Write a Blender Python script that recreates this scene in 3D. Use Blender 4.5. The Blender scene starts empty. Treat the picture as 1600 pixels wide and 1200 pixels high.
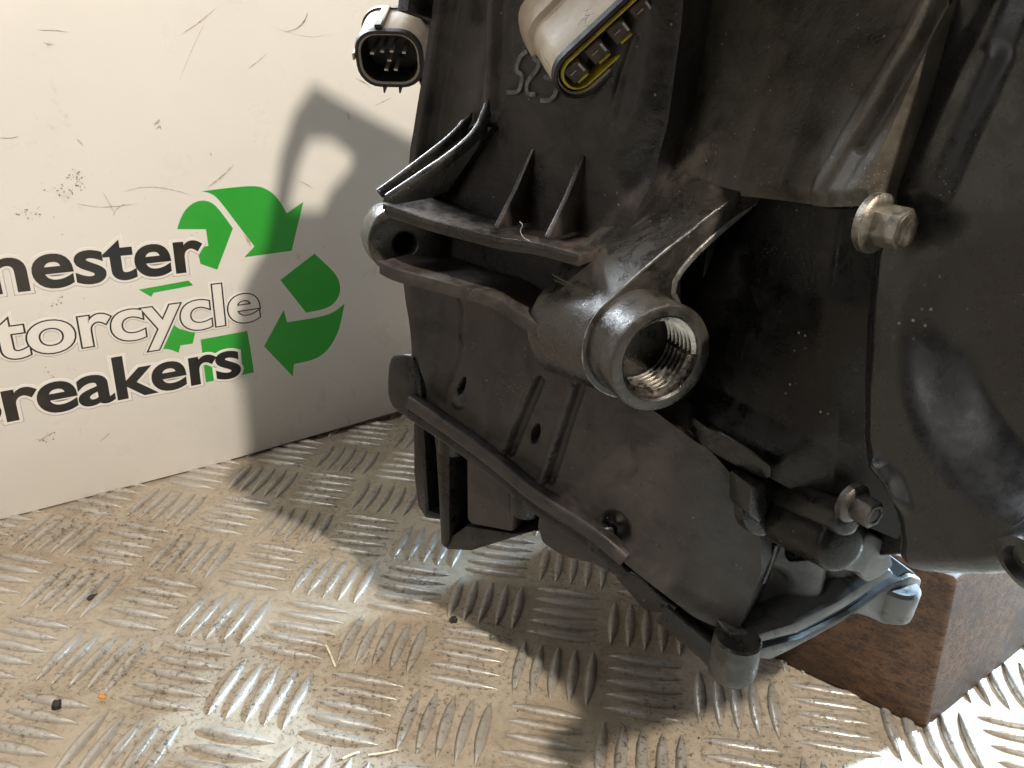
import bpy, bmesh, math, random
from mathutils import Vector, Matrix, noise
from mathutils.geometry import tessellate_polygon
random.seed(7)
MM = 0.001
sc = bpy.context.scene
col = sc.collection

# ------------------------------------------------------------------ camera
CAM = Vector((132.817, -204.106, 192.630))            # mm
CR = Vector((0.98288814, 0.17777162, 0.04825087))     # right
CD = Vector((0.11406784, -0.3817241, -0.91721057))    # down
CF = Vector((-0.14463549, 0.90701927, -0.39547012))   # forward
FPX = 1217.23
cam = bpy.data.cameras.new('camera')
camo = bpy.data.objects.new('camera', cam); col.objects.link(camo)
cam.sensor_width = 36.0; cam.lens = FPX / 1600 * 36.0
cam.clip_start = 0.005; cam.clip_end = 50
camo.matrix_world = Matrix(((CR.x, -CD.x, -CF.x, CAM.x*MM), (CR.y, -CD.y, -CF.y, CAM.y*MM),
                            (CR.z, -CD.z, -CF.z, CAM.z*MM), (0, 0, 0, 1)))
sc.camera = camo
sc.render.resolution_x, sc.render.resolution_y = 1024, 768

# ------------------------------------------------------------------ light
world = bpy.data.worlds.new('World'); sc.world = world; world.use_nodes = True
bg = world.node_tree.nodes['Background']
bg.inputs['Color'].default_value = (1.0, 0.96, 0.92, 1); bg.inputs['Strength'].default_value = 0.065

LIGHT = Vector((640, -520, 960))                      # warm work lamp, mm
def lamp(name, loc, target, size, power, colour, shape='DISK', sy=None):
    l = bpy.data.lights.new(name, 'AREA'); l.shape = shape; l.size = size
    if sy: l.size_y = sy
    l.energy = power; l.color = colour
    o = bpy.data.objects.new(name, l); col.objects.link(o)
    o.location = Vector(loc)*MM
    o.rotation_euler = (Vector(target)-Vector(loc)).to_track_quat('-Z', 'Y').to_euler()
    return o
lamp('work_lamp', LIGHT, (40, 40, 80), 0.036, 15.4, (1.0, 0.89, 0.75))
lamp('room_window', (-330, -580, 430), (190, -60, 110), 0.18, 0.8, (1.0, 0.97, 0.93), 'RECTANGLE', 0.70)
sl = bpy.data.lights.new('daylight_spot', 'SPOT'); sl.energy = 170.0; sl.color = (0.56, 0.79, 1.0)  # added spot, stands in for cool daylight from the right rear
sl.spot_size = math.radians(50); sl.spot_blend = .45; sl.shadow_soft_size = .03
slo = bpy.data.objects.new('daylight_spot', sl); col.objects.link(slo); slo.location = Vector((750, 420, 350))*MM
slo.rotation_euler = (Vector((400, -60, 0))-Vector((750, 420, 350))).to_track_quat('-Z', 'Y').to_euler()
lamp('ceiling_light', (-110, -60, 1000), (20, 40, 0), 0.45, 3.2, (1.0, 0.96, 0.91), 'RECTANGLE', 0.45)
lamp('rear_tube_light', (-400, 430, 620), (120, -20, 130), 0.50, 20.0, (0.86, 0.93, 1.0), 'RECTANGLE', 0.20)

vs = sc.view_settings
vs.view_transform = 'Standard'; vs.look = 'None'; vs.exposure = 0.0; vs.gamma = 1.0
try: vs.use_curve_mapping = False
except Exception: pass

# ------------------------------------------------------------------ frames
KZ = Vector((0, 0, 1))
def ray(x, y): return (x-800)/FPX*CR + (y-600)/FPX*CD + CF
def hit(x, y, p, nrm):
    v = ray(x, y); return CAM + v*(((p-CAM).dot(nrm))/v.dot(nrm))
def depth(x, y, d): return CAM + ray(x, y)*d
ES = 0.8                                              # whole engine scaled about the camera by this factor
E0 = Vector((89.856, -1.189, 38.526))                 # engine origin, pulled toward the camera by that scaling
U = Vector((0.909, -0.4168, 0)).normalized()          # along the rear wall
N = Vector((-0.4168, -0.909, 0)).normalized()         # out of the rear wall
th = math.radians(33)
A = math.cos(th)*U + math.sin(th)*N                   # axis of bosses and bolts
M = -math.sin(th)*U + math.cos(th)*N
def E(s, d, z): return E0 + ES*(s*U + d*N + z*KZ)
def G(q, m, z): return E0 + ES*(q*A + m*M + z*KZ)
def Dp(x, y, d): return hit(x, y, E0+ES*d*N, N)       # point on plane d
def Qp(x, y, q): return hit(x, y, E0+ES*q*A, A)
def Mp(x, y, m): return hit(x, y, E0+ES*m*M, M)
def Zp(x, y, z): return hit(x, y, Vector((0, 0, z)), KZ)

# ------------------------------------------------------------------ materials
def newmat(name):
    m = bpy.data.materials.new(name); m.use_nodes = True
    nt = m.node_tree; nt.nodes.clear()
    o = nt.nodes.new('ShaderNodeOutputMaterial'); b = nt.nodes.new('ShaderNodeBsdfPrincipled')
    nt.links.new(b.outputs[0], o.inputs[0])
    return m, nt, b
def tc(nt, scale=1.0):
    t = nt.nodes.new('ShaderNodeTexCoord'); mp = nt.nodes.new('ShaderNodeMapping')
    nt.links.new(t.outputs['Object'], mp.inputs[0])
    if not isinstance(scale, tuple): scale = (scale,)*3
    mp.inputs['Scale'].default_value = scale
    return mp.outputs[0]
def noi(nt, vec, scale, detail=6, rough=.6, dist=0.0):
    n = nt.nodes.new('ShaderNodeTexNoise'); nt.links.new(vec, n.inputs['Vector'])
    n.inputs['Scale'].default_value = scale; n.inputs['Detail'].default_value = detail
    n.inputs['Roughness'].default_value = rough; n.inputs['Distortion'].default_value = dist
    return n.outputs['Fac']
def vor(nt, vec, scale, feature='F1', rnd=1.0):
    n = nt.nodes.new('ShaderNodeTexVoronoi'); n.feature = feature; nt.links.new(vec, n.inputs['Vector'])
    n.inputs['Scale'].default_value = scale; n.inputs['Randomness'].default_value = rnd
    return n.outputs['Distance']
def ramp(nt, fac, a, b, lo=0.0, hi=1.0):
    r = nt.nodes.new('ShaderNodeMapRange'); r.interpolation_type = 'SMOOTHSTEP'
    nt.links.new(fac, r.inputs['Value'])
    r.inputs['From Min'].default_value = a; r.inputs['From Max'].default_value = b
    r.inputs['To Min'].default_value = lo; r.inputs['To Max'].default_value = hi
    return r.outputs[0]
def mth(nt, op, a, b=None):
    m = nt.nodes.new('ShaderNodeMath'); m.operation = op
    for i, v in enumerate((a, b)):
        if v is None: continue
        if isinstance(v, (int, float)): m.inputs[i].default_value = v
        else: nt.links.new(v, m.inputs[i])
    return m.outputs[0]
def mix(nt, fac, a, b):
    m = nt.nodes.new('ShaderNodeMix'); m.data_type = 'RGBA'
    if isinstance(fac, (int, float)): m.inputs[0].default_value = fac
    else: nt.links.new(fac, m.inputs[0])
    for i, v in ((6, a), (7, b)):
        if isinstance(v, tuple): m.inputs[i].default_value = v if len(v) == 4 else v+(1,)
        else: nt.links.new(v, m.inputs[i])
    return m.outputs[2]
def bump(nt, b, height, strength, dist=0.0004):
    n = nt.nodes.new('ShaderNodeBump'); n.inputs['Strength'].default_value = strength
    n.inputs['Distance'].default_value = dist
    nt.links.new(height, n.inputs['Height']); nt.links.new(n.outputs[0], b.inputs['Normal'])

def black_metal(name, base, dust, dustlo, dusthi, rough, speck=0.5, grain=.35, wear=0.0, coat=0.0, spec=.5, oilk=.8):
    """black engine paint with dust patches, fine cast grain and pale specks"""
    m, nt, b = newmat(name); v = tc(nt)
    big = noi(nt, v, 38, 6, .62, .4); mid = noi(nt, v, 190, 7, .7); fine = noi(nt, v, 2600, 3, .6)
    f = mth(nt, 'ADD', mth(nt, 'MULTIPLY', big, .65), mth(nt, 'MULTIPLY', mid, .35))
    d = ramp(nt, f, dustlo, dusthi)
    c = mix(nt, d, base, dust)
    c = mix(nt, ramp(nt, noi(nt, v, 520, 5, .75), .60, .72, 0, .55), c, tuple(x*.35 for x in base))
    # specks
    sv = vor(nt, v, 420); sn = noi(nt, v, 90, 4, .7)
    sp = mth(nt, 'MULTIPLY', ramp(nt, sv, .16, .07), ramp(nt, sn, .60-.12*speck, .70))
    sp2 = mth(nt, 'MULTIPLY', ramp(nt, vor(nt, v, 1300), .22, .10), ramp(nt, noi(nt, v, 55, 4, .7), .66-.12*speck, .74))
    sp = mth(nt, 'MAXIMUM', sp, sp2)
    c = mix(nt, mth(nt, 'MULTIPLY', sp, .75), c, (.38, .33, .27))
    nt.links.new(c, b.inputs['Base Color'])
    oil = mth(nt, 'MULTIPLY', ramp(nt, noi(nt, v, 75, 6, .65, .8), .50, .60), oilk)
    c = mix(nt, oil, c, tuple(x*.45 for x in base))
    nt.links.new(c, b.inputs['Base Color'])
    r = mth(nt, 'ADD', rough, mth(nt, 'MULTIPLY', d, .20))
    r = mth(nt, 'SUBTRACT', r, mth(nt, 'MULTIPLY', oil, .14))
    r = mth(nt, 'ADD', r, mth(nt, 'MULTIPLY', ramp(nt, mid, .3, .7, -.5, .5), .18))
    nt.links.new(r, b.inputs['Roughness'])
    b.inputs['Specular IOR Level'].default_value = spec
    if coat: b.inputs['Coat Weight'].default_value = coat; b.inputs['Coat Roughness'].default_value = .25
    h = mth(nt, 'ADD', mth(nt, 'MULTIPLY', fine, .35), mth(nt, 'ADD', mth(nt, 'MULTIPLY', noi(nt, v, 800, 4, .6), .7), sp))
    bump(nt, b, h, grain, .0003)
    return m
def plain(name, colour, rough=.5, metal=0.0, var=.25, scale=120, grain=.2, spec=.5):
    m, nt, b = newmat(name); v = tc(nt)
    f = noi(nt, v, scale, 6, .65); 
    c = mix(nt, ramp(nt, f, .3, .7), tuple(x*(1-var) for x in colour), tuple(min(1, x*(1+var*.6)) for x in colour))
    nt.links.new(c, b.inputs['Base Color']); b.inputs['Metallic'].default_value = metal
    nt.links.new(ramp(nt, noi(nt, v, scale*2, 5), .3, .7, rough-.08, rough+.1), b.inputs['Roughness'])
    b.inputs['Specular IOR Level'].default_value = spec
    bump(nt, b, noi(nt, v, scale*8, 4), grain, .0002)
    return m

MAT = {}
MAT['wall'] = black_metal('dusty_black_casting', (.017, .0145, .0135), (.060, .049, .042), .36, .62, .38, .6, .6, oilk=.5)
MAT['black'] = black_metal('black_engine_paint', (.007, .0066, .0064), (.022, .020, .017), .46, .70, .33, .8, .40, spec=.28)
MAT['gloss'] = black_metal('satin_black_cover', (.010, .0098, .010), (.020, .019, .018), .50, .72, .29, .6, .10, 0, .0, spec=.6, oilk=.0)
MAT['arm'] = black_metal('worn_black_bracket', (.020, .0185, .016), (.050, .045, .037), .42, .66, .28, .9, .6, spec=.6)
MAT['body'] = black_metal('dust_coated_casting', (.028, .025, .020), (.098, .087, .068), .33, .62, .34, 1.6, .6, oilk=.22)
MAT['greybody'] = black_metal('grey_satin_casting', (.050, .048, .042), (.080, .075, .066), .40, .62, .30, .5, .35)
MAT['alloy'] = black_metal('grey_alloy_casting', (.12, .12, .122), (.17, .165, .16), .40, .62, .36, .5, .35)
MAT['sump'] = black_metal('grey_black_sump', (.011, .0105, .010), (.034, .031, .028), .42, .66, .30, .5, .45, spec=.4)
MAT['lip'] = plain('worn_and_highlight_alloy', (.34, .33, .31), .34, .75, .45, 260, .5)
MAT['thread'] = plain('machined_thread_metal', (.36, .34, .31), .30, 1.0, .4, 300, .08)
MAT['bolt'] = plain('tarnished_bolt_steel', (.26, .235, .20), .40, .8, .55, 260, .6)
MAT['boltblack'] = plain('blackened_bolt_steel', (.085, .078, .07), .42, .6, .5, 300, .4)
MAT['dark'] = plain('dark_cavity_plastic', (.018, .016, .015), .5, 0, .3, 200, .2)
MAT['pin'] = plain('connector_pin_metal', (.50, .45, .42), .35, .6, .3, 400, .2)
MAT['yellow'] = plain('yellow_rubber_seal', (.50, .40, .035), .33, 0, .45, 300, .3)
MAT['brownpl'] = plain('brown_connector_core', (.075, .05, .035), .42, 0, .5, 300, .3)
MAT['orange'] = plain('orange_chip_plastic', (.55, .25, .05), .5, 0, .3, 400, .3)
MAT['grit'] = plain('black_grit', (.02, .018, .016), .6, 0, .5, 800, .6)
MAT['paleshred'] = plain('pale_shred', (.72, .66, .50), .5, 0, .3, 800, .4)
MAT['chalk'] = plain('grey_paint_pen', (.15, .155, .155), .7, 0, .6, 700, .4)
MAT['hair'] = plain('pale_hair', (.45, .42, .36), .5)

def beige_mat():
    m, nt, b = newmat('aged_beige_plastic'); v = tc(nt)
    c = mix(nt, ramp(nt, noi(nt, v, 90, 6, .65), .35, .7), (.54, .46, .35), (.40, .32, .23))
    sv = vor(nt, tc(nt, (1, 3.5, 1)), 260, 'DISTANCE_TO_EDGE')
    cr = mth(nt, 'MULTIPLY', ramp(nt, sv, .05, .01), ramp(nt, noi(nt, v, 150, 4), .52, .62))
    c = mix(nt, mth(nt, 'MULTIPLY', cr, .7), c, (.10, .07, .045))
    nt.links.new(c, b.inputs['Base Color']); b.inputs['Roughness'].default_value = .45
    bump(nt, b, mth(nt, 'ADD', noi(nt, v, 700, 4), mth(nt, 'MULTIPLY', cr, -1.2)), .3, .0003)
    return m
MAT['beige'] = beige_mat()

def floor_mat(name, base, dirt, metal, rough, dlo, dhi):
    m, nt, b = newmat(name)
    t = nt.nodes.new('ShaderNodeTexCoord'); g = nt.nodes.new('ShaderNodeNewGeometry')
    v = g.outputs['Position']
    d = ramp(nt, mth(nt, 'ADD', mth(nt, 'MULTIPLY', noi(nt, v, 22, 6, .6, .3), .55), mth(nt, 'MULTIPLY', noi(nt, v, 140, 7, .7), .45)), dlo, dhi)
    c = mix(nt, d, base, dirt)
    fl = ramp(nt, noi(nt, v, 520, 7, .82), .515, .60)                     # brown flecks
    reg = ramp(nt, noi(nt, v, 18, 4, .6), .36, .60, .18, 1)
    c = mix(nt, mth(nt, 'MULTIPLY', mth(nt, 'MULTIPLY', fl, reg), .88), c, (.10, .072, .046))
    sc_ = vor(nt, v, 330); c = mix(nt, mth(nt, 'MULTIPLY', ramp(nt, sc_, .10, .05), ramp(nt, noi(nt, v, 60, 3), .52, .66)), c, (.03, .025, .02))
    nt.links.new(c, b.inputs['Base Color'])
    b.inputs['Metallic'].default_value = metal
    nt.links.new(mth(nt, 'ADD', rough, mth(nt, 'MULTIPLY', d, .22)), b.inputs['Roughness'])
    h = mth(nt, 'ADD', mth(nt, 'MULTIPLY', noi(nt, v, 420, 6, .7), 1.0), mth(nt, 'MULTIPLY', fl, -.25))
    bump(nt, b, h, .45, .0004)
    return m
MAT['plate'] = floor_mat('grimy_aluminium_plate', (.43, .375, .295), (.30, .245, .18), .08, .48, .40, .62)
MAT['tread'] = floor_mat('worn_tread_aluminium', (.50, .47, .42), (.34, .285, .215), .45, .28, .46, .70)

def board_mat():
    m, nt, b = newmat('scuffed_white_board'); v = tc(nt)
    c = mix(nt, ramp(nt, noi(nt, v, 9, 5, .6), .35, .65), (.78, .76, .72), (.74, .715, .67))
    st = mth(nt, 'MULTIPLY', ramp(nt, noi(nt, v, 26, 6, .7, .5), .62, .74), ramp(nt, noi(nt, v, 230, 6, .75), .44, .62))
    c = mix(nt, mth(nt, 'MULTIPLY', st, .55), c, (.40, .33, .25))
    spk = mth(nt, 'MULTIPLY', ramp(nt, vor(nt, v, 300), .11, .05), ramp(nt, noi(nt, v, 45, 4), .57, .66))
    c = mix(nt, mth(nt, 'MULTIPLY', spk, .7), c, (.22, .17, .13))
    nt.links.new(c, b.inputs['Base Color'])
    nt.links.new(ramp(nt, noi(nt, v, 40, 5), .3, .7, .26, .40), b.inputs['Roughness'])
    h = mth(nt, 'ADD', mth(nt, 'MULTIPLY', noi(nt, v, 60, 4, .5), .8), mth(nt, 'MULTIPLY', st, .6))
    bump(nt, b, h, .12, .0008)
    return m
MAT['board'] = board_mat()
MAT['scratch'] = plain('board_scratch_grey', (.58, .53, .46), .6, 0, .4, 500, .3)
MAT['stain'] = plain('brown_smear', (.42, .34, .26), .6, 0, .5, 500, .3)
def ink(name, colour, worn):
    m, nt, b = newmat(name); v = tc(nt)
    w = mth(nt, 'MULTIPLY', ramp(nt, noi(nt, v, 30, 5, .6), .45, .70), .8)
    nt.links.new(mix(nt, w, colour, worn), b.inputs['Base Color'])
    b.inputs['Roughness'].default_value = .32
    bump(nt, b, noi(nt, v, 60, 4, .5), .10, .0008)
    return m
MAT['ink'] = ink('black_vinyl', (.014, .013, .013), (.05, .032, .02))
MAT['green'] = ink('green_vinyl', (.030, .36, .035), (.045, .40, .05))
MAT['white_ink'] = ink('white_vinyl', (.80, .775, .735), (.78, .75, .70))

def wood_mat():
    m, nt, b = newmat('oil_stained_timber'); v = tc(nt)
    n = nt.nodes.new('ShaderNodeMapping'); t = nt.nodes.new('ShaderNodeTexCoord'); nt.links.new(t.outputs['Object'], n.inputs[0])
    n.inputs['Rotation'].default_value = (0, 0, math.radians(-WANG)); n.inputs['Scale'].default_value = (.10, 1, 1)
    g = n.outputs[0]
    gr = noi(nt, g, 2200, 6, .65, .3); band = noi(nt, g, 420, 4, .6, .5); big = noi(nt, v, 32, 5, .6, .5)
    c = mix(nt, ramp(nt, mth(nt, 'ADD', mth(nt, 'MULTIPLY', gr, .5), mth(nt, 'MULTIPLY', band, .5)), .38, .62), (.030, .013, .006), (.135, .066, .029))
    c = mix(nt, ramp(nt, big, .40, .68, 0, .8), c, (.03, .017, .010))
    nt.links.new(c, b.inputs['Base Color']); b.inputs['Roughness'].default_value = .6
    bump(nt, b, mth(nt, 'ADD', gr, mth(nt, 'MULTIPLY', noi(nt, v, 900, 5, .7), .4)), .6, .0005)
    return m
WANG = 45.0
MAT['wood'] = wood_mat()
MAT['ply'] = plain('brown_hardboard', (.42, .30, .19), .65, 0, .35, 200, .5)

# ------------------------------------------------------------------ mesh helpers
def finish(name, bm, mat, parent=None, smooth=True, angle=38, tri=False):
    bmesh.ops.recalc_face_normals(bm, faces=bm.faces)
    for v in bm.verts: v.co *= MM
    me = bpy.data.meshes.new(name); bm.to_mesh(me); bm.free()
    me.materials.append(MAT[mat] if isinstance(mat, str) else mat)
    if smooth:
        me.polygons.foreach_set('use_smooth', [True]*len(me.polygons))
        me.set_sharp_from_angle(angle=math.radians(angle))
    o = bpy.data.objects.new(name, me); col.objects.link(o)
    if parent:
        o.parent = parent; o.matrix_parent_inverse = parent.matrix_world.inverted()
    return o
def thing(name, label, cat, loc=(0, 0, 0), group=None):
    o = bpy.data.objects.new(name, None); col.objects.link(o)
    o.empty_display_size = .02
    o.location = Vector(loc)*MM; o.matrix_world = Matrix.Translation(Vector(loc)*MM)
    tag(o, label, cat, group); return o
def tag(o, label, cat, group=None):
    o['label'] = label; o['category'] = cat
    if group: o['group'] = group
    return o
def bevel(bm, w, seg=2, ang=25):
    if w <= 0: return
    bmesh.ops.recalc_face_normals(bm, faces=bm.faces)
    es = [e for e in bm.edges if len(e.link_faces) == 2 and e.calc_face_angle(0) > math.radians(ang)]
    bmesh.ops.bevel(bm, geom=es, offset=w, segments=seg, profile=.5, affect='EDGES', clamp_overlap=True)
def prism_bm(pts, vec, bm=None):
    bm = bm or bmesh.new()
    f = [bm.verts.new(p) for p in pts]; k = [bm.verts.new(p+vec) for p in pts]
    bm.faces.new(f); bm.faces.new(k[::-1])
    n = len(pts)
    for i in range(n): bm.faces.new((f[i], k[i], k[(i+1) % n], f[(i+1) % n]))
    return bm
def prism(name, pts, vec, mat, parent, bev=0.6, seg=2, angle=38):
    bm = prism_bm(pts, vec); bevel(bm, bev, seg); return finish(name, bm, mat, parent, angle=angle)
def loft_bm(loops, cap0=True, cap1=True, closed=True, bm=None):
    bm = bm or bmesh.new()
    vs_ = [[bm.verts.new(p) for p in l] for l in loops]; n = len(loops[0])
    for a, b in zip(vs_, vs_[1:]):
        for i in range(n if closed else n-1):
            j = (i+1) % n; bm.faces.new((a[i], a[j], b[j], b[i]))
    if cap0: bm.faces.new(vs_[0][::-1])
    if cap1: bm.faces.new(vs_[-1])
    return bm
def basis(axis, hint=KZ):
    axis = axis.normalized(); x = hint.cross(axis)
    if x.length < 1e-3: x = Vector((1, 0, 0)).cross(axis)
    x.normalize(); return x, axis.cross(x).normalized()
def lathe_bm(p, axis, prof, seg=40, cap0=True, cap1=True, bm=None, rot=0.0):
    x, y = basis(axis); axis = axis.normalized()
    loops = [[p + axis*h + r*(math.cos(rot+2*math.pi*i/seg)*x + math.sin(rot+2*math.pi*i/seg)*y) for i in range(seg)] for h, r in prof]
    return loft_bm(loops, cap0, cap1, True, bm)
def lathe(name, p, axis, prof, mat, parent, seg=40, cap0=True, cap1=True, angle=38):
    return finish(name, lathe_bm(p, axis, prof, seg, cap0, cap1), mat, parent, angle=angle)
def smooth_poly(pts, it=2, closed=False):
    for _ in range(it):
        out = []; n = len(pts)
        rng = range(n) if closed else range(n-1)
        if not closed: out.append(pts[0])
        for i in rng:
            a, b = pts[i], pts[(i+1) % n]
            out += [a*.75+b*.25, a*.25+b*.75]
        if not closed: out.append(pts[-1])
        pts = out
    return pts
def V2(l): return [Vector((float(a), float(b), 0)) for a, b in l]
def resample(pts, n):
    L = [0]
    for a, b in zip(pts, pts[1:]): L.append(L[-1]+(b-a).length)
    out = []; j = 0
    for i in range(n):
        t = L[-1]*i/(n-1)
        while j < len(L)-2 and L[j+1] < t: j += 1
        f = (t-L[j])/max(1e-9, L[j+1]-L[j]); out.append(pts[j].lerp(pts[j+1], min(1, max(0, f))))
    return out
def sweep(name, path, sect, mat, parent, up, taper=None, cap=True, angle=45):
    """sweep a section [(side, up)] along a 3D path"""
    loops = []
    for i, p in enumerate(path):
        t = (path[min(i+1, len(path)-1)]-path[max(i-1, 0)]).normalized()
        u_ = up(p, i) if callable(up) else up
        s_ = t.cross(u_).normalized(); u2 = s_.cross(t).normalized()
        k = taper(i/(len(path)-1)) if taper else 1.0
        loops.append([p + s_*a*k + u2*b*k for a, b in sect])
    return finish(name, loft_bm(loops, cap, cap), mat, parent, angle=angle)
def rsect(w, h, r=.35, n=3):
    """rounded rectangle section, centred on side axis, rising from -h*.0 to h"""
    out = []
    for cx, cy, a0 in ((w/2, h, 0), (-w/2, h, 90), (-w/2, 0, 180), (w/2, 0, 270)):
        sx = -1 if cx > 0 else 1; sy = -1 if cy > 0 else 1
        for i in range(n+1):
            a = math.radians(a0+90*i/n)
            out.append((cx+sx*r+r*math.cos(a), cy+sy*r+r*math.sin(a)))
    return out
def segdist(p, poly):
    best = 1e9
    for a, b in zip(poly, poly[1:]):
        ab = b-a; t = max(0, min(1, (p-a).dot(ab)/max(1e-9, ab.length_squared)))
        d = (p-(a+ab*t)).length
        if d < best: best = d
    return best
def sst(a, b, x):
    t = max(0., min(1., (x-a)/(b-a))); return t*t*(3-2*t)
def patch(name, bottom, top, left, right, nu, nv, mat, parent, nrm, hfun, back, backvec):
    """solid with a sculpted front: Coons patch between four px polylines mapped to 3D by the given functions"""
    def cur(c, n): return resample(c, n)
    B, T, L, R = cur(bottom, nu+1), cur(top, nu+1), cur(left, nv+1), cur(right, nv+1)
    bm = bmesh.new(); g = []
    for j in range(nv+1):
        v = j/nv; row = []
        for i in range(nu+1):
            u_ = i/nu
            p = (B[i]*(1-v)+T[i]*v) + (L[j]*(1-u_)+R[j]*u_) - (B[0]*(1-u_)*(1-v)+B[-1]*u_*(1-v)+T[0]*(1-u_)*v+T[-1]*u_*v)
            row.append(p)
        g.append(row)
    def px(p):
        q = p-CAM; z = q.dot(CF); return Vector((800+FPX*q.dot(CR)/z, 600+FPX*q.dot(CD)/z, 0))
    vv = [[bm.verts.new(p + nrm*hfun(px(p), i/nu, j/nv, p)) for i, p in enumerate(row)] for j, row in enumerate(g)]
    for j in range(nv):
        for i in range(nu): bm.faces.new((vv[j][i], vv[j][i+1], vv[j+1][i+1], vv[j+1][i]))
    # rim and back
    ring = [vv[0][i] for i in range(nu+1)] + [vv[j][nu] for j in range(1, nv+1)] + [vv[nv][i] for i in range(nu-1, -1, -1)] + [vv[j][0] for j in range(nv-1, 0, -1)]
    bk = [bm.verts.new(v.co+backvec) for v in ring]; n = len(ring)
    for i in range(n): bm.faces.new((ring[i], bk[i], bk[(i+1) % n], ring[(i+1) % n]))
    bm.faces.new(bk[::-1])
    return finish(name, bm, mat, parent, angle=60)
def bolt(name, p, axis, af, hh, rfl, mat, parent, rot=.2, washer=True, dish=False):
    """flanged hex bolt: washer flange, hex head with chamfer; p is the seat"""
    bm = bmesh.new(); fl = 0.0
    if washer:
        lathe_bm(p, axis, [(-.5, rfl*.98), (.9, rfl), (1.3, rfl*.93), (1.7, af*.60)], 40, True, True, bm); fl = 1.25
    r = af/math.sqrt(3)
    x, y = basis(axis); ax = axis.normalized()
    def hexl(h, k): return [p+ax*h+k*r*(math.cos(rot+i*math.pi/3)*x+math.sin(rot+i*math.pi/3)*y) for i in range(6)]
    bm2 = loft_bm([hexl(fl, 1), hexl(fl+hh, 1)]); bevel(bm2, .28, 2)
    me = bpy.data.meshes.new('t'); bm2.to_mesh(me); bm2.free(); bm.from_mesh(me); bpy.data.meshes.remove(me)
    lathe_bm(p, axis, [(fl+hh-.3, af*.44), (fl+hh+.18, af*.43), (fl+hh+.18, af*.3), (fl+hh+(-.9 if dish else .05), af*.26)], 32, False, True, bm)
    return finish(name, bm, mat, parent, angle=30)

# ------------------------------------------------------------------ floor: five-bar tread plate
PITCH = 30.0
bm = bmesh.new()
nx, ny = 40, 40
X0, X1, Y0, Y1 = -620, 620, -420, 700
gv = [[bm.verts.new((X0+(X1-X0)*i/nx, Y0+(Y1-Y0)*j/ny, 0)) for i in range(nx+1)] for j in range(ny+1)]
for j in range(ny):
    for i in range(nx): bm.faces.new((gv[j][i], gv[j][i+1], gv[j+1][i+1], gv[j+1][i]))
floor = finish('floor', bm, 'plate'); floor['kind'] = 'structure'
def bar_mesh(name, L=25.0, Wd=3.7, H=1.75, ns=12, nc=6, seed=0):
    rnd = random.Random(seed); bm = bmesh.new(); loops = []
    for i in range(ns+1):
        t = -1+2*i/ns; k = max(.02, (1-abs(t)**2.1))
        w = Wd/2*k**.9*(1+rnd.uniform(-.03, .03)); h = H*k**.55*(1+rnd.uniform(-.06, .06))
        off = rnd.uniform(-.06, .06)
        loops.append([Vector((t*L/2, off+w*math.cos(math.pi*c/nc), -.15+(h+.15)*math.sin(math.pi*c/nc)**.62 if 0 < c < nc else -.15)) for c in range(nc+1)])
    bm = loft_bm(loops, False, False, False)
    for v in bm.verts: v.co *= MM
    bmesh.ops.recalc_face_normals(bm, faces=bm.faces)
    me = bpy.data.meshes.new(name); bm.to_mesh(me); bm.free(); me.materials.append(MAT['tread'])
    if me.polygons[len(me.polygons)//2].normal.z < 0: me.flip_normals()
    me.polygons.foreach_set('use_smooth', [True]*len(me.polygons)); return me
BARS = [bar_mesh('tread_bar', seed=k) for k in range(6)]
def project(p):
    q = p-CAM; z = q.dot(CF); return 800+FPX*q.dot(CR)/z, 600+FPX*q.dot(CD)/z, z
spots = []
for i in range(-16, 20):
    for j in range(-9, 18):
        vert = (i+j) % 2 == 0
        for b in range(-2, 3):
            x, y = i*PITCH, j*PITCH
            if vert: x += b*6.0; a_ = math.pi/2
            else: y += b*6.0; a_ = 0.0
            dx = Vector((math.cos(a_), math.sin(a_), 0))*12.5
            p0, p1 = project(Vector((x, y, 0))-dx), project(Vector((x, y, 0))+dx)
            vis = False; size = 0
            if p0[2] > 20 and p1[2] > 20:
                vis = any(-10 < p[0] < 1610 and 560 < p[1] < 1210 for p in (p0, p1))
                size = math.hypot(p0[0]-p1[0], p0[1]-p1[1])
                # behind the sign board nothing shows
                if (Vector((x, y, 0))-Vector((-119.08, 32.19, 0))).dot(Vector((.7326, -.6807, 0))) < -4: vis = False
                if p0[0] > 760 and p0[1] < 830: vis = False
            spots.append((size if vis else 0, x, y, a_))
spots.sort(key=lambda t: -t[0])
rest = bmesh.new()
for k, (size, x, y, a_) in enumerate(spots):
    me = BARS[k % 6]; flip = math.pi if random.random() < .5 else 0
    mw = Matrix.Translation((x*MM+random.uniform(-.15, .15)*MM, y*MM+random.uniform(-.15, .15)*MM, 0.0)) @ Matrix.Rotation(a_+flip+random.uniform(-.02, .02), 4, 'Z')
    if k < 300 and size > 0:
        o = bpy.data.objects.new('tread_bar', me); col.objects.link(o); o.parent = floor; o.matrix_world = mw
    else:
        t = me.copy(); t.transform(mw); rest.from_mesh(t); bpy.data.meshes.remove(t)
me = bpy.data.meshes.new('tread_bars_beyond'); rest.to_mesh(me); rest.free(); 
if not me.materials: me.materials.append(MAT['tread'])
o = bpy.data.objects.new('tread_bars_beyond', me); col.objects.link(o); o.parent = floor; o['kind'] = 'stuff'

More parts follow.
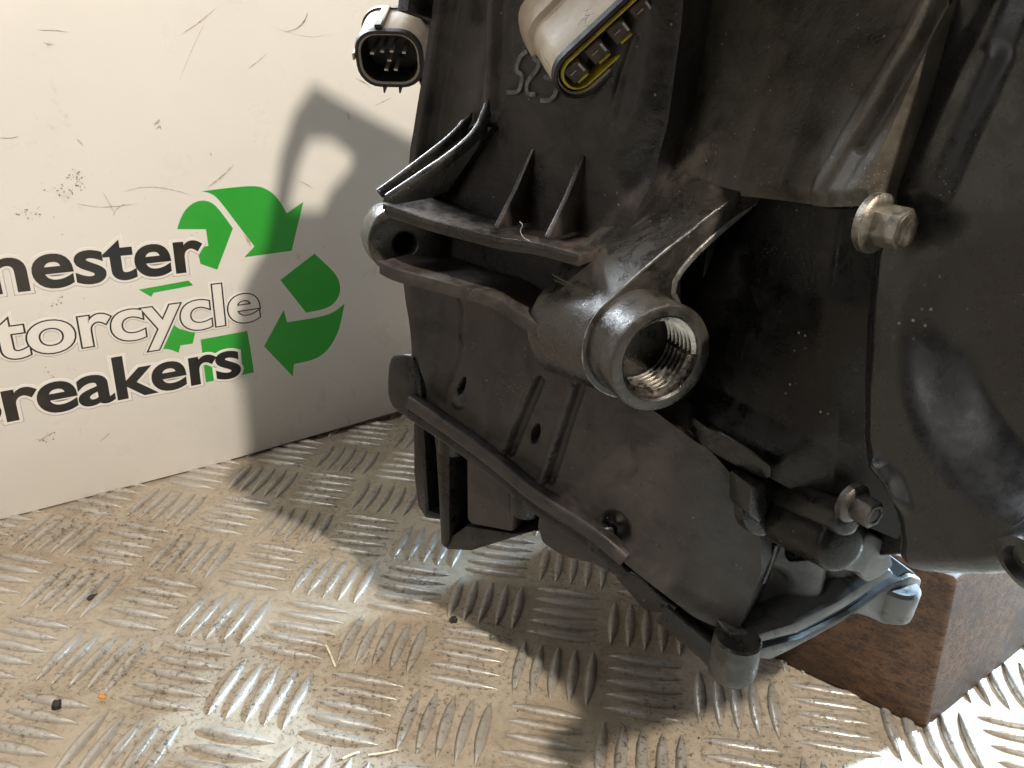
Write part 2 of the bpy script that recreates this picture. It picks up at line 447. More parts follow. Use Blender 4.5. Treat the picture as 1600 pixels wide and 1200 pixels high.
# ------------------------------------------------------------------ white sign board
BA = Vector((-119.08, 32.19, 0)); BU = Vector((0.68069, 0.73257, 0)); BN = Vector((0.73257, -0.68069, 0))
def Bd(u, z, o=0.0): return BA + BU*u + KZ*z + BN*o
def Bpx(x, y, o=0.0): return hit(x, y, BA+BN*o, BN)
def buz(x, y):
    p = Bpx(x, y); return (p-BA).dot(BU), p.z
sign = thing('sign_board', 'white scuffed sign board with black lettering and green recycling arrows, standing behind the engine', 'sign', Bd(60, 0))
bm = prism_bm([Bd(-220, .4, 0), Bd(90, .9), Bd(245, 6.6), Bd(245, 236), Bd(-220, 236)], -BN*4); bevel(bm, .5, 2)
finish('panel', bm, 'board', sign)
bm = prism_bm([Bd(60, .2, -4.2), Bd(245, .2, -4.2), Bd(245, 30, -4.2), Bd(60, 30, -4.2)], -BN*12); bevel(bm, .4, 1)
finish('base_batten', bm, 'ply', sign)

def flat(name, polys, o, mat, parent, thick=0.0):
    bm = bmesh.new()
    for pts in polys:
        vs_ = [bm.verts.new(Bd(u, z, o)) for u, z in pts]
        for t_ in tessellate_polygon([[Vector((u, z, 0)) for u, z in pts]]): bm.faces.new([vs_[i] for i in t_])
    ob = finish(name, bm, mat, parent, smooth=False)
    if len(ob.data.polygons) and ob.data.polygons[0].normal.dot(BN) < 0: ob.data.flip_normals()
    return ob
def text_mesh(body, offset):
    cu = bpy.data.curves.new('t', 'FONT'); cu.body = body; cu.size = 1.0; cu.bevel_depth = offset; cu.bevel_resolution = 2; cu.resolution_u = 6
    cu.space_character = .97
    ob = bpy.data.objects.new('t', cu); col.objects.link(ob)
    dg = bpy.context.evaluated_depsgraph_get(); dg.update()
    me = bpy.data.meshes.new_from_object(ob.evaluated_get(dg))
    bpy.data.objects.remove(ob); bpy.data.curves.remove(cu)
    return me
def line(name, word, tail, px_l, px_r, base, xh, layers):
    """word set so that its last letters `tail` span the two px on the board"""
    ul, ur = buz(*px_l)[0], buz(*px_r)[0]
    m0 = text_mesh(word, 0.028); xs = [v.co.x for v in m0.vertices]; full = max(xs); bpy.data.meshes.remove(m0)
    m1 = text_mesh(tail, 0.028); wt = max(v.co.x for v in m1.vertices)-min(v.co.x for v in m1.vertices); bpy.data.meshes.remove(m1)
    sx = (ur-ul)/wt
    for nm, offs, o, mat in layers:
        me = text_mesh(word, offs)
        ext = offs-.028
        for v in me.vertices:
            x, y = v.co.x, v.co.y
            v.co = Bd(ur+(x-full)*sx, base+y*xh, o+v.co.z*.35)*MM
        me.materials.clear(); me.materials.append(MAT[mat])
        ob = bpy.data.objects.new(nm, me); col.objects.link(ob); ob.parent = sign; ob.matrix_parent_inverse = sign.matrix_world.inverted()
line('lettering', 'Manchester', 'ester', (51, 440), (316, 372), 97.2, 27.5, [('lettering_border', .066, .05, 'white_ink'), ('lettering', .022, .12, 'ink')])
line('lettering', 'Motorcycle', 'orcycle', (38, 520), (407, 480), 70.6, 27.5, [('lettering_border', .065, .06, 'white_ink'), ('lettering', .034, .13, 'ink'), ('lettering_fill', .014, .18, 'white_ink')])
line('lettering', 'Breakers', 'reakers', (1, 620), (376, 565), 44.4, 27.5, [('lettering_border', .066, .07, 'white_ink'), ('lettering', .022, .14, 'ink')])
def cpx(l): return [(x*.375, 250+y*.375) for x, y in l]
arrows = [
 [(738, 288), (752, 243), (775, 202), (812, 174), (850, 167), (890, 180), (930, 228), (970, 285), (905, 457), (835, 432), (820, 365), (868, 358), (858, 288)],
 [(840, 130), (950, 116), (1050, 107), (1095, 113), (1140, 140), (1170, 178), (1195, 222), (1264, 174), (1215, 378), (1018, 405), (1060, 360), (985, 262), (905, 155), (872, 136)],
 [(1310, 390), (1365, 440), (1402, 478), (1420, 525), (1412, 575), (1370, 618), (1275, 636), (1168, 500)],
 [(1436, 598), (1418, 690), (1395, 750), (1352, 808), (1300, 835), (1225, 850), (1220, 902), (1100, 776), (1182, 625), (1196, 676), (1330, 655), (1390, 636)],
 [(578, 540), (785, 502), (805, 522), (640, 553), (630, 570)],
 [(718, 680), (746, 706), (814, 717), (803, 765), (752, 772), (744, 803), (700, 785), (658, 790), (708, 738)],
 [(836, 748), (1030, 712), (1044, 790), (1058, 885), (960, 905), (858, 926), (846, 835)]]
def soft(p):
    for _ in range(3):
        out = []; n = len(p)
        for i in range(n):
            a0, b0_, c0_ = p[i-1], p[i], p[(i+1) % n]
            if (b0_-a0).length < 1e-6 or (c0_-b0_).length < 1e-6 or (b0_-a0).angle(c0_-b0_) > math.radians(43): out.append(b0_)
            else: out += [b0_.lerp(a0, .25), b0_.lerp(c0_, .25)]
        p = out
    return [(v.x, v.y) for v in p]
for a_ in arrows:
    pts = soft([Vector((*buz(x, y), 0)) for x, y in cpx(a_)])
    flat('recycling_arrow', [pts], .05, 'green', sign)
# scratches and scuffs: thin raised burrs of the vinyl
def scratch(pxs, w, mat, o=.16):
    pts = resample(smooth_poly([Vector((*buz(x, y), 0)) for x, y in pxs], 1), 9)
    poly = []; bk = []
    for i, p in enumerate(pts):
        t = (pts[min(i+1, 8)]-pts[max(i-1, 0)]).normalized(); s_ = Vector((-t.y, t.x, 0))
        k = .55*w*math.sin(math.pi*(i+.4)/8.8)*random.uniform(.6, 1.2)
        poly.append((p.x+s_.x*k, p.y+s_.y*k)); bk.append((p.x-s_.x*k, p.y-s_.y*k))
    return [[poly[i], poly[i+1], bk[i+1], bk[i]] for i in range(8)]
burr = [q_ for p, w in [
 ([(284, 53), (310, 36), (338, 12)], .45), ([(281, 125), (298, 80), (320, 35)], .22), ([(387, 107), (402, 97), (418, 82)], .35),
 ([(447, 50), (470, 42), (482, 20)], .5), ([(466, 44), (478, 30), (480, 18)], .6), ([(325, 292), (348, 275), (365, 257)], .8), ([(60, 47), (85, 47), (106, 50)], .3),
 ([(68, 66), (78, 70), (84, 69)], .35), ([(120, 217), (128, 224), (130, 228)], .5), ([(240, 195), (247, 190), (250, 186)], .7), ([(243, 202), (250, 196), (252, 203)], .5),
 ([(120, 318), (160, 325), (215, 318)], .28), ([(160, 300), (168, 312), (180, 336)], .35), ([(176, 338), (182, 325), (196, 318)], .35), ([(190, 300), (230, 290), (270, 296), (300, 305)], .25),
 ([(585, 165), (600, 158), (612, 152)], .35), ([(556, 122), (572, 130), (580, 138)], .5), ([(420, 40), (480, 60), (526, 52)], .12), ([(0, 215), (16, 216), (30, 213)], .35),
 ([(330, 240), (328, 238), (331, 244)], .5), ([(465, 282), (480, 288), (490, 296)], .3), ([(60, 690), (75, 680), (85, 674)], .6), ([(155, 690), (168, 680), (172, 674)], .4),
 ([(548, 602), (552, 610), (554, 622)], .3), ([(540, 650), (545, 655), (546, 662)], .4), ([(380, 366), (386, 372), (392, 384)], 1.1), ([(540, 172), (544, 180), (546, 190)], 1.0)] for q_ in scratch(p, w, 'scratch')]
flat('scuff_marks', burr, .21, 'scratch', sign)['kind'] = 'stuff'
sm = []
for cx, cy, rx, ry, n in ((122, 280, 22, 20, 46), (100, 298, 26, 12, 26), (45, 330, 30, 14, 26), (72, 685, 16, 8, 20), (75, 580, 14, 14, 10), (100, 470, 26, 12, 10)):
    for _ in range(n):
        x, y = random.gauss(cx, rx*.5), random.gauss(cy, ry*.5); r = random.choice((.10, .14, .18, .26, .4))
        u_, z_ = buz(x, y); sm.append([(u_+r*random.uniform(.5, 1.3)*math.cos(k*math.pi/3), z_+r*random.uniform(.5, 1.2)*math.sin(k*math.pi/3)) for k in range(6)])
flat('mud_flecks', sm, .18, 'stain', sign)['kind'] = 'stuff'

# ------------------------------------------------------------------ timber block
blk = tag(None or thing('timber_block', 'oil stained brown timber block under the engine on the tread plate', 'wood block', Zp(1445, 1140, 0)), 'oil stained brown timber block under the engine on the tread plate', 'wood block')
c0 = Zp(1445, 1140, 0.3); cR = Zp(1610, 1003, .3); bx = (cR-c0).normalized(); bl = Vector((-bx.y, bx.x, 0))
bl = (-U*.9+bl*.1).normalized()
topl = Vector((-5.0, 1.0, 0))
q0 = [c0, c0+bx*150, c0+bx*150+bl*110, c0+bl*110]
q1 = [p+KZ*57+topl for p in q0]
loops = []
for t in (0, .25, .5, .75, 1):
    loops.append([a_.lerp(b_, t) for a_, b_ in zip(q0, q1)])
bm = loft_bm(loops); bevel(bm, 1.2, 3, 40)
finish('timber', bm, 'wood', blk)

# ------------------------------------------------------------------ engine
eng = thing('motorcycle_engine', 'grimy black motorcycle engine casing with threaded mounting boss, resting on a timber block', 'engine', E(60, -40, 0))
def EM(l, f): return [f(x, y) for x, y in l]

# rear wall, sculpted
Lpx = [(655, 640), (649, 600), (642, 520), (635, 440), (637, 330), (648, 230), (668, 110), (684, 0), (700, -110), (712, -200)]
Bpx_ = [(655, 640), (700, 668), (748, 700), (800, 742), (845, 778), (935, 832), (1000, 885), (1090, 955), (1150, 992)]
Rpx = [(1150, 992), (1185, 900), (1180, 800), (1110, 700), (1010, 630), (960, 540), (962, 420), (1010, 290), (1036, 190), (1056, 40), (1078, -200)]
Tpx = [(712, -200), (900, -200), (1078, -200)]
ribv = V2([(776, -220), (774, 0), (772, 110), (768, 172), (756, 205)])
leftv = V2(Lpx)
ch1 = V2([(842, 596), (812, 668), (797, 706)]); ch2 = V2([(906, 604), (878, 690), (858, 752)])
valley = V2([(1085, -220), (1065, 60), (1050, 180), (1010, 275)])
def wall_h(p, u_, v_, P):
    h = 0.0; x, y = p.x, p.y
    dl = segdist(p, leftv)
    up = sst(520, 380, y)
    h += 2.0*(1-sst(8, 17, dl))*(.4+.6*up)
    h -= 2.6*sst(10, 26, dl)*(1-sst(40, 90, dl))*up
    dr = segdist(p, ribv); h += 3.0*(1-sst(2, 15, dr))*sst(250, 190, y)
    h -= 3.5*(1-sst(5, 60, segdist(p, valley)))
    # broad lower-left hollow round
    q = Vector((x-705, y-520, 0)); h -= 2.2*(1-sst(20, 90, q.length))*sst(440, 500, y)
    d1 = segdist(p, V2([(690, 470), (690, 560), (672, 618)])); h -= 2.4*(1-sst(8, 34, d1))
    for ch in (ch1, ch2):
        d = segdist(p, ch); s_ = 1-sst(5, 9, d); h -= 3.0*s_
        e = segdist(p+Vector((13, -2, 0)), ch); h += 0.9*(1-sst(2, 9, e))
    for hx, hy, rx, ry in ((721, 603, 5, 13), (837, 678, 6, 15)):
        k = ((x-hx+(y-hy)*.25)/rx)**2+((y-hy)/ry)**2; h -= 5.0*(1-sst(.7, 1.1, k))
    q = math.hypot(x-718, y-628); h += 1.3*(1-sst(3, 14, q))
    q = math.hypot(x-958, y-825); h -= 4.0*(1-sst(12, 34, q)); q = math.hypot(x-966, y-812); h += 3.2*(1-sst(2, 13, q))
    # gentle convex swell on the lower right
    h += 2.0*sst(880, 1000, x)*sst(560, 700, y)*(1-sst(1080, 1180, x))
    h -= 3.0*sst(1080, 1180, x)*sst(640, 720, y)
    # lower edge fillet into flange
    fl = segdist(p, V2(Bpx_)); h += 1.6*(1-sst(4, 30, fl))
    # faint crease
    h += .8*(1-sst(1, 9, segdist(p, V2([(992, 60), (972, 120), (955, 190)]))))
    h += .35*noise.noise(P*.045)+.14*noise.noise(P*.16)
    return h*ES
fD = lambda l: [Dp(x, y, 0) for x, y in l]
patch('rear_wall', fD(Bpx_), fD(Tpx), fD(Lpx), fD(Rpx), 230, 300, 'wall', eng, N, wall_h, None, -N*46)

# added unseen plates, outlines traced back from the shadow wanted on the sign
def toward(x, y, dist):
    p = Bpx(x, y); L = LIGHT-p; return p + L*(dist/L.dot(BN))
polyA = [(424, 334), (433, 280), (437, 245), (459, 175), (490, 131), (560, 172), (640, 215), (720, 250), (720, 336), (500, 336), (516, 297), (547, 262), (556, 232), (516, 201), (481, 201), (464, 245), (450, 306), (444, 336)]
polyB = [(366, 580), (372, 500), (378, 455), (394, 420), (411, 394), (420, 363), (424, 328), (720, 328), (720, 580)]
prism('hook_shadow_caster', [toward(x, y, 158) for x, y in polyA], BN*5, 'black', eng, 0)
prism('board_shadow_caster', [toward(x, y, 156) for x, y in polyB], BN*5, 'black', eng, 0)

# added block above the frame, unseen, keeps the lamp off the rear wall
bm = loft_bm([[E(a_, b_, z_) for a_, b_ in ((46, -40), (106, -40), (102, 32), (50, 32))] for z_ in (213, 217, 300)]); bevel(bm, 2, 2); finish('wall_shade_block', bm, 'black', eng)
# edge ear at the left end of the joint flange
earp = [(606, 560), (620, 553), (643, 555), (651, 575), (658, 640), (648, 655), (628, 650), (608, 634), (603, 606)]
prism('flange_ear', smooth_poly([Dp(x, y, 2) for x, y in earp], 1, True), -N*7+U*1, 'sump', eng, 1.0, 3)

# joint flange: two lips
fl = smooth_poly([Dp(x, y, 0) for x, y in [(650, 622), (700, 655), (748, 688), (800, 728), (841, 764), (935, 822), (985, 866)]], 2)
sweep('joint_flange', fl, rsect(4.6, 4.6, 1.2), 'wall', eng, N)
fl2 = smooth_poly([Dp(x, y, -1) for x, y in [(648, 640), (690, 668), (742, 704), (795, 746), (838, 783), (930, 842), (985, 890)]], 2)
sweep('sump_lip', fl2, rsect(4.2, 3.6, 1.1), 'sump', eng, N)
for x, y, r in ((706, 690, 4.6), (822, 784, 5.2), (940, 835, 5.2)):
    p = Dp(x, y, -2.5)
    lathe('flange_boss', p+KZ*1.5, -KZ+N*.0, [(-3.5, r*.8), (-3, r*.9), (0, r), (4.5, r*.96), (5.2, r*.8)], 'sump', eng, 28)

# sump side below the joint: ribs and pockets
def dprism(nm, px, d0, dep_, mat='sump', bev=.7): return prism(nm, [Dp(x, y, d0) for x, y in px], -N*dep_, mat, eng, bev, 2)
dprism('sump_back_wall', [(664, 640), (760, 720), (845, 790), (945, 850), (1120, 980), (1090, 985), (960, 900), (930, 880), (845, 832), (700, 815), (668, 770)], -14, 20, 'black')
dprism('sump_rib', [(645, 645), (661, 655), (664, 700), (668, 800), (690, 806), (690, 813), (664, 810), (652, 790), (646, 740)], -2, 12)
dprism('sump_rib', [(676, 668), (694, 678), (702, 700), (702, 845), (696, 858), (688, 850), (684, 760), (680, 700)], 0, 14)
dprism('sump_panel', [(728, 700), (752, 712), (790, 742), (802, 758), (801, 832), (736, 820), (729, 812)], 0, 10, 'wall', 1.0)
dprism('sump_skirt', [(694, 846), (728, 822), (802, 834), (842, 828), (736, 861), (697, 859)], -1, 16)
dprism('sump_panel', [(842, 790), (935, 846), (962, 868), (968, 905), (925, 882), (880, 872), (846, 850), (838, 825)], 0, 12, 'wall', 1.2)
dprism('sump_panel', [(935, 846), (985, 880), (1050, 930), (1125, 985), (1128, 1045), (1085, 1000), (1035, 960), (1005, 955), (962, 905)], -3, 10, 'sump', 1.0)
# slot opening edge and dark mouth
dprism('drain_slot', [(965, 886), (1000, 898), (1042, 938), (1034, 951), (1002, 934), (964, 904)], -1.0, 3, 'dark', .3)
sweep('slot_lip', smooth_poly([Dp(x, y, -2) for x, y in [(958, 880), (985, 884), (1010, 898), (1048, 936), (1062, 944)]], 2), rsect(2.2, 3.2, .8), 'sump', eng, N)
sweep('lower_flange', smooth_poly([Dp(x, y, -1) for x, y in [(1040, 950), (1075, 980), (1110, 1008), (1130, 1030)]], 2), rsect(7.5, 3.0, 1.0), 'sump', eng, N)

# ---- mounting lug at the left, axis A
lf = [(590, 338), (581, 352), (574, 376), (580, 402), (594, 420), (615, 430), (645, 436), (670, 430), (690, 410), (692, 365), (672, 345), (640, 333), (617, 326), (602, 328)]
lug = [Qp(x, y, -10) for x, y in lf]
lc = Qp(634, 382, -10)
def ringplate(name, outline, centre, axis, r, thick, mat, parent, bev=.5, seg=30):
    """plate of given outline with a round hole, extruded along -axis"""
    outline = resample(smooth_poly(outline+[outline[0]], 1), 49)[:-1]
    x, y = basis(axis)
    inner = []
    for p in outline:
        v = p-centre; a_ = math.atan2(v.dot(y), v.dot(x)); inner.append(centre+r*(math.cos(a_)*x+math.sin(a_)*y))
    ax = axis.normalized()*thick
    mid = [a_.lerp(b_, .12) for a_, b_ in zip(outline, inner)]
    loops = [inner, [p*1 for p in inner]]
    bm = bmesh.new()
    L = [[p-ax for p in inner], [p for p in inner], outline, [p-ax for p in outline]]
    vs_ = [[bm.verts.new(p) for p in l] for l in L]; n = len(outline)
    for k in range(4):
        a_, b_ = vs_[k], vs_[(k+1) % 4]
        for i in range(n): bm.faces.new((a_[i], a_[(i+1) % n], b_[(i+1) % n], b_[i]))
    bevel(bm, bev, 3, 40)
    return finish(name, bm, mat, parent, angle=40)
ringplate('mounting_lug', lug, lc, A, 3.2, 10.5, 'arm', eng, .9)
lathe('bore_end', lc-A*9.6, A, [(0, 3.4), (.8, 3.4), (1.0, 2.6)], 'black', eng, 24)
# top and bottom shelves of the lug
tf = smooth_poly([Dp(x, y, d) for x, y, d in [(600, 322, 27), (625, 330, 25), (670, 346, 23), (730, 361, 21), (782, 375, 20), (839, 381, 20), (905, 400, 19)]], 2)
def shelf(name, front, depth_, thick, mat):
    secs = []
    for p in front:
        secs.append([p, p-N*depth_(p), p-N*depth_(p)-KZ*thick, p-KZ*thick])
    bm = loft_bm(secs); bevel(bm, .55, 2, 40); return finish(name, bm, mat, eng)
dd = lambda p: (p-E0).dot(N)+1.0
shelf('lug_top_shelf', tf, dd, 2.5, 'wall')
bf = smooth_poly([Dp(x, y, d) for x, y, d in [(592, 408, 27), (614, 420, 26), (670, 434, 24), (715, 446, 22), (762, 457, 21), (790, 474, 20), (826, 498, 20), (860, 520, 20), (930, 545, 18)]], 2)
shelf('lug_bottom_shelf', bf, dd, 3.4, 'wall')
# lip on the shelf edges, worn bright
sweep('wear_highlight_edge', [p+N*.2 for p in tf], rsect(1.3, .5, .2), 'arm', eng, N)
# gussets
for (x0, y0, x1, y1) in ((831, 234, 776, 356), (911, 244, 857, 371)):
    w = Dp(x0, y0, 0); s_ = (w-E0).dot(U); fpt = Dp(x1, y1, 17); base = E0+U*s_+KZ*(fpt.z-.0)-KZ*E0.z
    base = Vector((E0.x, E0.y, 0))+U*s_+KZ*(fpt.z-.5)
    tri = [w+KZ*1.0-N*1.5, base-N*1.5, base+N*(ES*17.5), base+N*(ES*17.5)+KZ*.9, (w+base)*.5+N*ES*8.2+KZ*.2, w+N*.3]
    bm = prism_bm([p+U*.7 for p in tri], -U*1.4); bevel(bm, .45, 2); finish('gusset', bm, 'wall', eng)
# curved ribs from the wall to the lug tip
r1 = smooth_poly([Dp(770, 130, 0), Dp(767, 178, 1), Dp(752, 214, 5), Dp(715, 248, 12), Dp(660, 284, 20), Dp(612, 316, 26)], 3)
sweep('lug_rib', r1, rsect(1.7, 3.2, .6), 'arm', eng, lambda p, i: (N*.75+KZ*.45).normalized(), taper=lambda t: .15+.85*sst(0, .3, t))
r2 = smooth_poly([Dp(738, 176, 0), Dp(735, 194, 1), Dp(716, 218, 5), Dp(670, 254, 12), Dp(625, 288, 20), Dp(597, 308, 24)], 3)
sweep('lug_rib', r2, rsect(1.4, 3.0, .5), 'arm', eng, lambda p, i: (N*.75+KZ*.45).normalized(), taper=lambda t: .15+.85*sst(0, .3, t))
dprism('lug_web', [(745, 190), (600, 305), (596, 322), (618, 332), (700, 300), (768, 200)], 4, 6, 'black', .3)

# ---- arm with threaded boss
def arm_loop(q, outer, cx, cz, R, a0, a1, inner):
    o_ = resample([Vector((m_, z_, 0)) for m_, z_ in outer], 14)
    arc = [Vector((cx+R*math.cos(math.radians(a0+(a1-a0)*i/28)), cz+R*math.sin(math.radians(a0+(a1-a0)*i/28)), 0)) for i in range(29)]
    i_ = resample(smooth_poly([Vector((m_, z_, 0)) for m_, z_ in inner], 2), 16)
    return [G(q, p.x, p.y) for p in o_+arc+i_]
oF = [(-62, 163), (-51.4, 157.6), (-31.2, 143.2), (-20.1, 134.4), (-14.5, 129.6)]
oR = [(-56, 171), (-44.8, 163.0), (-26.9, 146.7), (-14, 136.8), (-9.2, 130.6)]
iF = [(-41, 118), (-39.5, 126), (-34, 132), (-39.5, 140.5), (-50, 149.2), (-62, 157)]
iW = [(-41, 118), (-42.5, 127), (-40.5, 134), (-45, 142), (-53, 149.5), (-62, 154)]
iR = [(-38, 118), (-38.5, 127), (-37, 136), (-42, 145), (-50, 153), (-58, 160)]
LF = arm_loop(63, oF, -25, 116.5, 16.9, 48, -178, iF); LF2 = arm_loop(57.5, [(m_+.8, z_+.6) for m_, z_ in oF], -24.2, 116.2, 17.1, 48, -178, iF); LR = arm_loop(37, oR, -20.5, 114.3, 18.2, 55, -178, iR)
LR2 = arm_loop(37, oR, -20.5, 114.3, 18.2, 55, -178, iF)
bm = loft_bm([LF]+[[a_.lerp(b_, t) for a_, b_ in zip(LF, LR2)] for t in (.04, .25, .5, .75, .96)]+[LR2])
bevel(bm, .7, 3, 50)
arm = finish('mounting_arm', bm, 'arm', eng)
WF = arm_loop(58, [(m_-.8, z_-1) for m_, z_ in oF], -25, 116.5, 15.5, 48, -178, iW); WR = arm_loop(39, [(m_-.8, z_-1) for m_, z_ in oR], -21, 114, 16.5, 55, -178, iR)
bm = loft_bm([WF, WR]); bevel(bm, .5, 2, 50); finish('arm_web', bm, 'black', eng)
bc = G(63, -25, 117)
AX = A
lathe('boss', bc-A*2, AX, [(0, 12.6), (2.0, 12.6), (2.8, 12.2), (8, 12.4), (12.4, 12.55), (13.1, 12.3), (13.4, 11.8), (13.4, 10.0), (12.8, 9.45)], 'arm', eng, 64, False, False)
# thread
prof = []; turns = 12; pitch = 1.6; seg = 56
x, y = basis(A); loops = []
bm = bmesh.new(); rows = []
steps = turns*4
for k in range(steps+1):
    hk = 12.9-2-.0 - k*pitch/4; row = []
    r_ = (9.45, 9.3, 8.3, 8.45)[k % 4]
    for i in range(seg):
        a_ = 2*math.pi*i/seg; hh = hk - (pitch*a_/(2*math.pi) if 0 < k < steps else 0)
        row.append(bm.verts.new(bc + A*hh + r_*(math.cos(a_)*x+math.sin(a_)*y)))
    rows.append(row)
for a_, b_ in zip(rows, rows[1:]):
    for i in range(seg): bm.faces.new((a_[i], a_[(i+1) % seg], b_[(i+1) % seg], b_[i]))
bm.faces.new(rows[-1])
th_o = finish('thread', bm, 'thread', eng, angle=30)
fedge = [p-A*.35 for p in LF[4:34]]
wn = [random.uniform(.15, 1.0) for _ in fedge]
sweep('wear_highlight_edge', fedge, rsect(.8, .55, .2), 'lip', eng, A, taper=lambda t: wn[int(t*(len(fedge)-1))]*(1.0 if t < .5 else .55))
# bright metal bead painting in the highlight along the arm's inner edge
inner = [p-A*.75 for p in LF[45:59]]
sweep('wear_highlight_edge', inner, rsect(1.7, 1.15, .5), 'lip', eng, A, taper=lambda t: .25+.75*math.sin(math.pi*min(1, .12+.88*t))**.6)

# ---- upper right body
b0 = [Qp(1010, 285, 30), Qp(1040, 254, 37), Qp(1147, 306, 62), Qp(1215, 314, 80), Qp(1280, 324, 98), Qp(1345, 322, 112)]
t0 = [Qp(1095, -120, 30), Qp(1300, -120, 75), Qp(1535, -120, 112)]
l0 = [Qp(1010, 285, 30), Qp(1045, 180, 30), Qp(1075, 40, 30), Qp(1095, -120, 30)]
rr0 = [Qp(1345, 322, 112), Qp(1375, 250, 112), Qp(1440, 110, 112), Qp(1490, 0, 112), Qp(1535, -120, 112)]
def body_h(p, u_, v_, P):
    h = 0.
    h += 1.7*(1-sst(3, 16, segdist(p, V2([(1268, 316), (1340, 190), (1420, 60), (1470, -40)]))))
    h -= 2.4*(1-sst(3, 13, segdist(p, V2([(1345, 230), (1385, 165), (1440, 70), (1480, -10)]))))
    h += 1.2*(1-sst(4, 18, segdist(p, V2([(1320, 316), (1400, 190), (1490, 20)]))))
    h += 2.0*sst(.06, .0, v_)*0 - 2.5*sst(.07, 0, v_)*sst(1120, 1180, p.x)
    h -= 1.5*sst(40, 0, segdist(p, V2([(1262, 330), (1275, 300), (1300, 250)])))*sst(1285, 1265, p.x)*.6
    h -= 2.0*sst(.10, 0, u_)
    h += .5*noise.noise(P*.04)+.15*noise.noise(P*.14)
    return h*ES
patch('upper_body', b0, t0, l0, rr0, 130, 150, 'body', eng, M, body_h, None, -M*30-A*2)
# recess walls below the upper body
prism('recess_wall', [Qp(x_, y_, 52) for x_, y_ in [(1110, 345), (1180, 300), (1420, 300), (1420, 660), (1350, 740), (1180, 720), (1080, 660), (1080, 560)]], -A*12, 'black', eng, 1.0)
prism('engine_core', [Mp(x_, y_, -84) for x_, y_ in [(1120, -150), (1720, -150), (1720, 840), (1390, 868), (1230, 880), (1120, 700)]], -M*40, 'black', eng, 1.0)
# recess floor (grey swell between the boss and the lower tube)
bt = [Qp(1060, 672, 66), Qp(1110, 694, 74), Qp(1210, 750, 92), Qp(1300, 800, 106), Qp(1420, 850, 118)]
tp = [Qp(1160, 330, 58), Qp(1220, 322, 72), Qp(1290, 322, 88), Qp(1400, 322, 106)]
lf_ = [bt[0], Qp(1092, 600, 62), Qp(1096, 520, 58), Qp(1112, 440, 56), Qp(1134, 380, 56), tp[0]]
rt_ = [bt[-1], Qp(1420, 700, 117), Qp(1415, 500, 115), tp[-1]]
def lb_h(p, u_, v_, P):
    h = 6.0*(1-sst(10, 120, math.hypot((p.x-1190)*.75, p.y-660)))
    h -= 7.0*math.exp(-((p.y-520)/120)**2)*(1-sst(1180, 1330, p.x))
    h += 1.2*math.exp(-((p.x-1285-.12*(500-p.y))/10)**2)*sst(640, 560, p.y)
    h -= 5.0*(1-sst(0, 30, p.x-1098))*0
    return ES*(h+.5*noise.noise(P*.06)+.12*noise.noise(P*.2))
patch('lower_body', bt, tp, lf_, rt_, 90, 110, 'black', eng, A, lb_h, None, -A*14)

# ---- round side cover at far right
CL = [(1385, 890), (1394, 850), (1388, 806), (1372, 765), (1346, 736), (1336, 690), (1336, 600), (1341, 500), (1352, 400), (1378, 300), (1440, 120), (1510, -120)]
CBm = [(1385, 890), (1420, 899), (1450, 903), (1520, 905), (1600, 896), (1720, 862)]
cb = [Mp(x_, y_, -58) for x_, y_ in CBm]
ct = [Mp(1510, -120, -61), Mp(1600, -120, -61), Mp(1720, -120, -61)]
cl = [Mp(x_, y_, -58-3*sst(650, 0, y_)) for x_, y_ in CL]; cl[-1] = ct[0]
cr = [Mp(1720, 862, -58), Mp(1720, 500, -60), Mp(1720, 200, -60), Mp(1720, -120, -61)]
def cover_h(p, u_, v_, P):
    h = 0.
    r = math.hypot((p.x-1712), (p.y-548))
    h -= 8.0*(1-sst(210, 322, r))*sst(300, 660, p.y)
    db = segdist(p, V2(CBm))
    h -= 6.0*(1-math.sqrt(max(0, 1-(max(0, 40-db)/40)**2)))
    dl = segdist(p, V2(CL))
    h -= (1.2+1.8*sst(300, 420, p.y))*(1-sst(0, 26, dl))
    h += 2.2*(1-sst(0, 26, abs(dl-22)))*sst(700, 735, p.y)*sst(815, 770, p.y)
    # upper ridges
    h += 2.2*(1-sst(0, 46, segdist(p, V2([(1610, -80), (1550, 55), (1490, 170), (1425, 300)]))))
    h += 1.0*(1-sst(0, 30, segdist(p, V2([(1560, 90), (1510, 200), (1465, 300)]))))
    h += .35*noise.noise(P*.04)+.08*noise.noise(P*.13)
    return h*ES
patch('side_cover', cb, ct, cl, cr, 150, 260, 'gloss', eng, M, cover_h, None, -M*45)
# small stub seen at the right edge
lathe('cover_stub', Mp(1612, 880, -46), -KZ*.35+M*.9, [(-14, 5.4), (0, 5.4), (1, 5.0), (1.4, 3.6), (0, 3.0)], 'gloss', eng, 32)

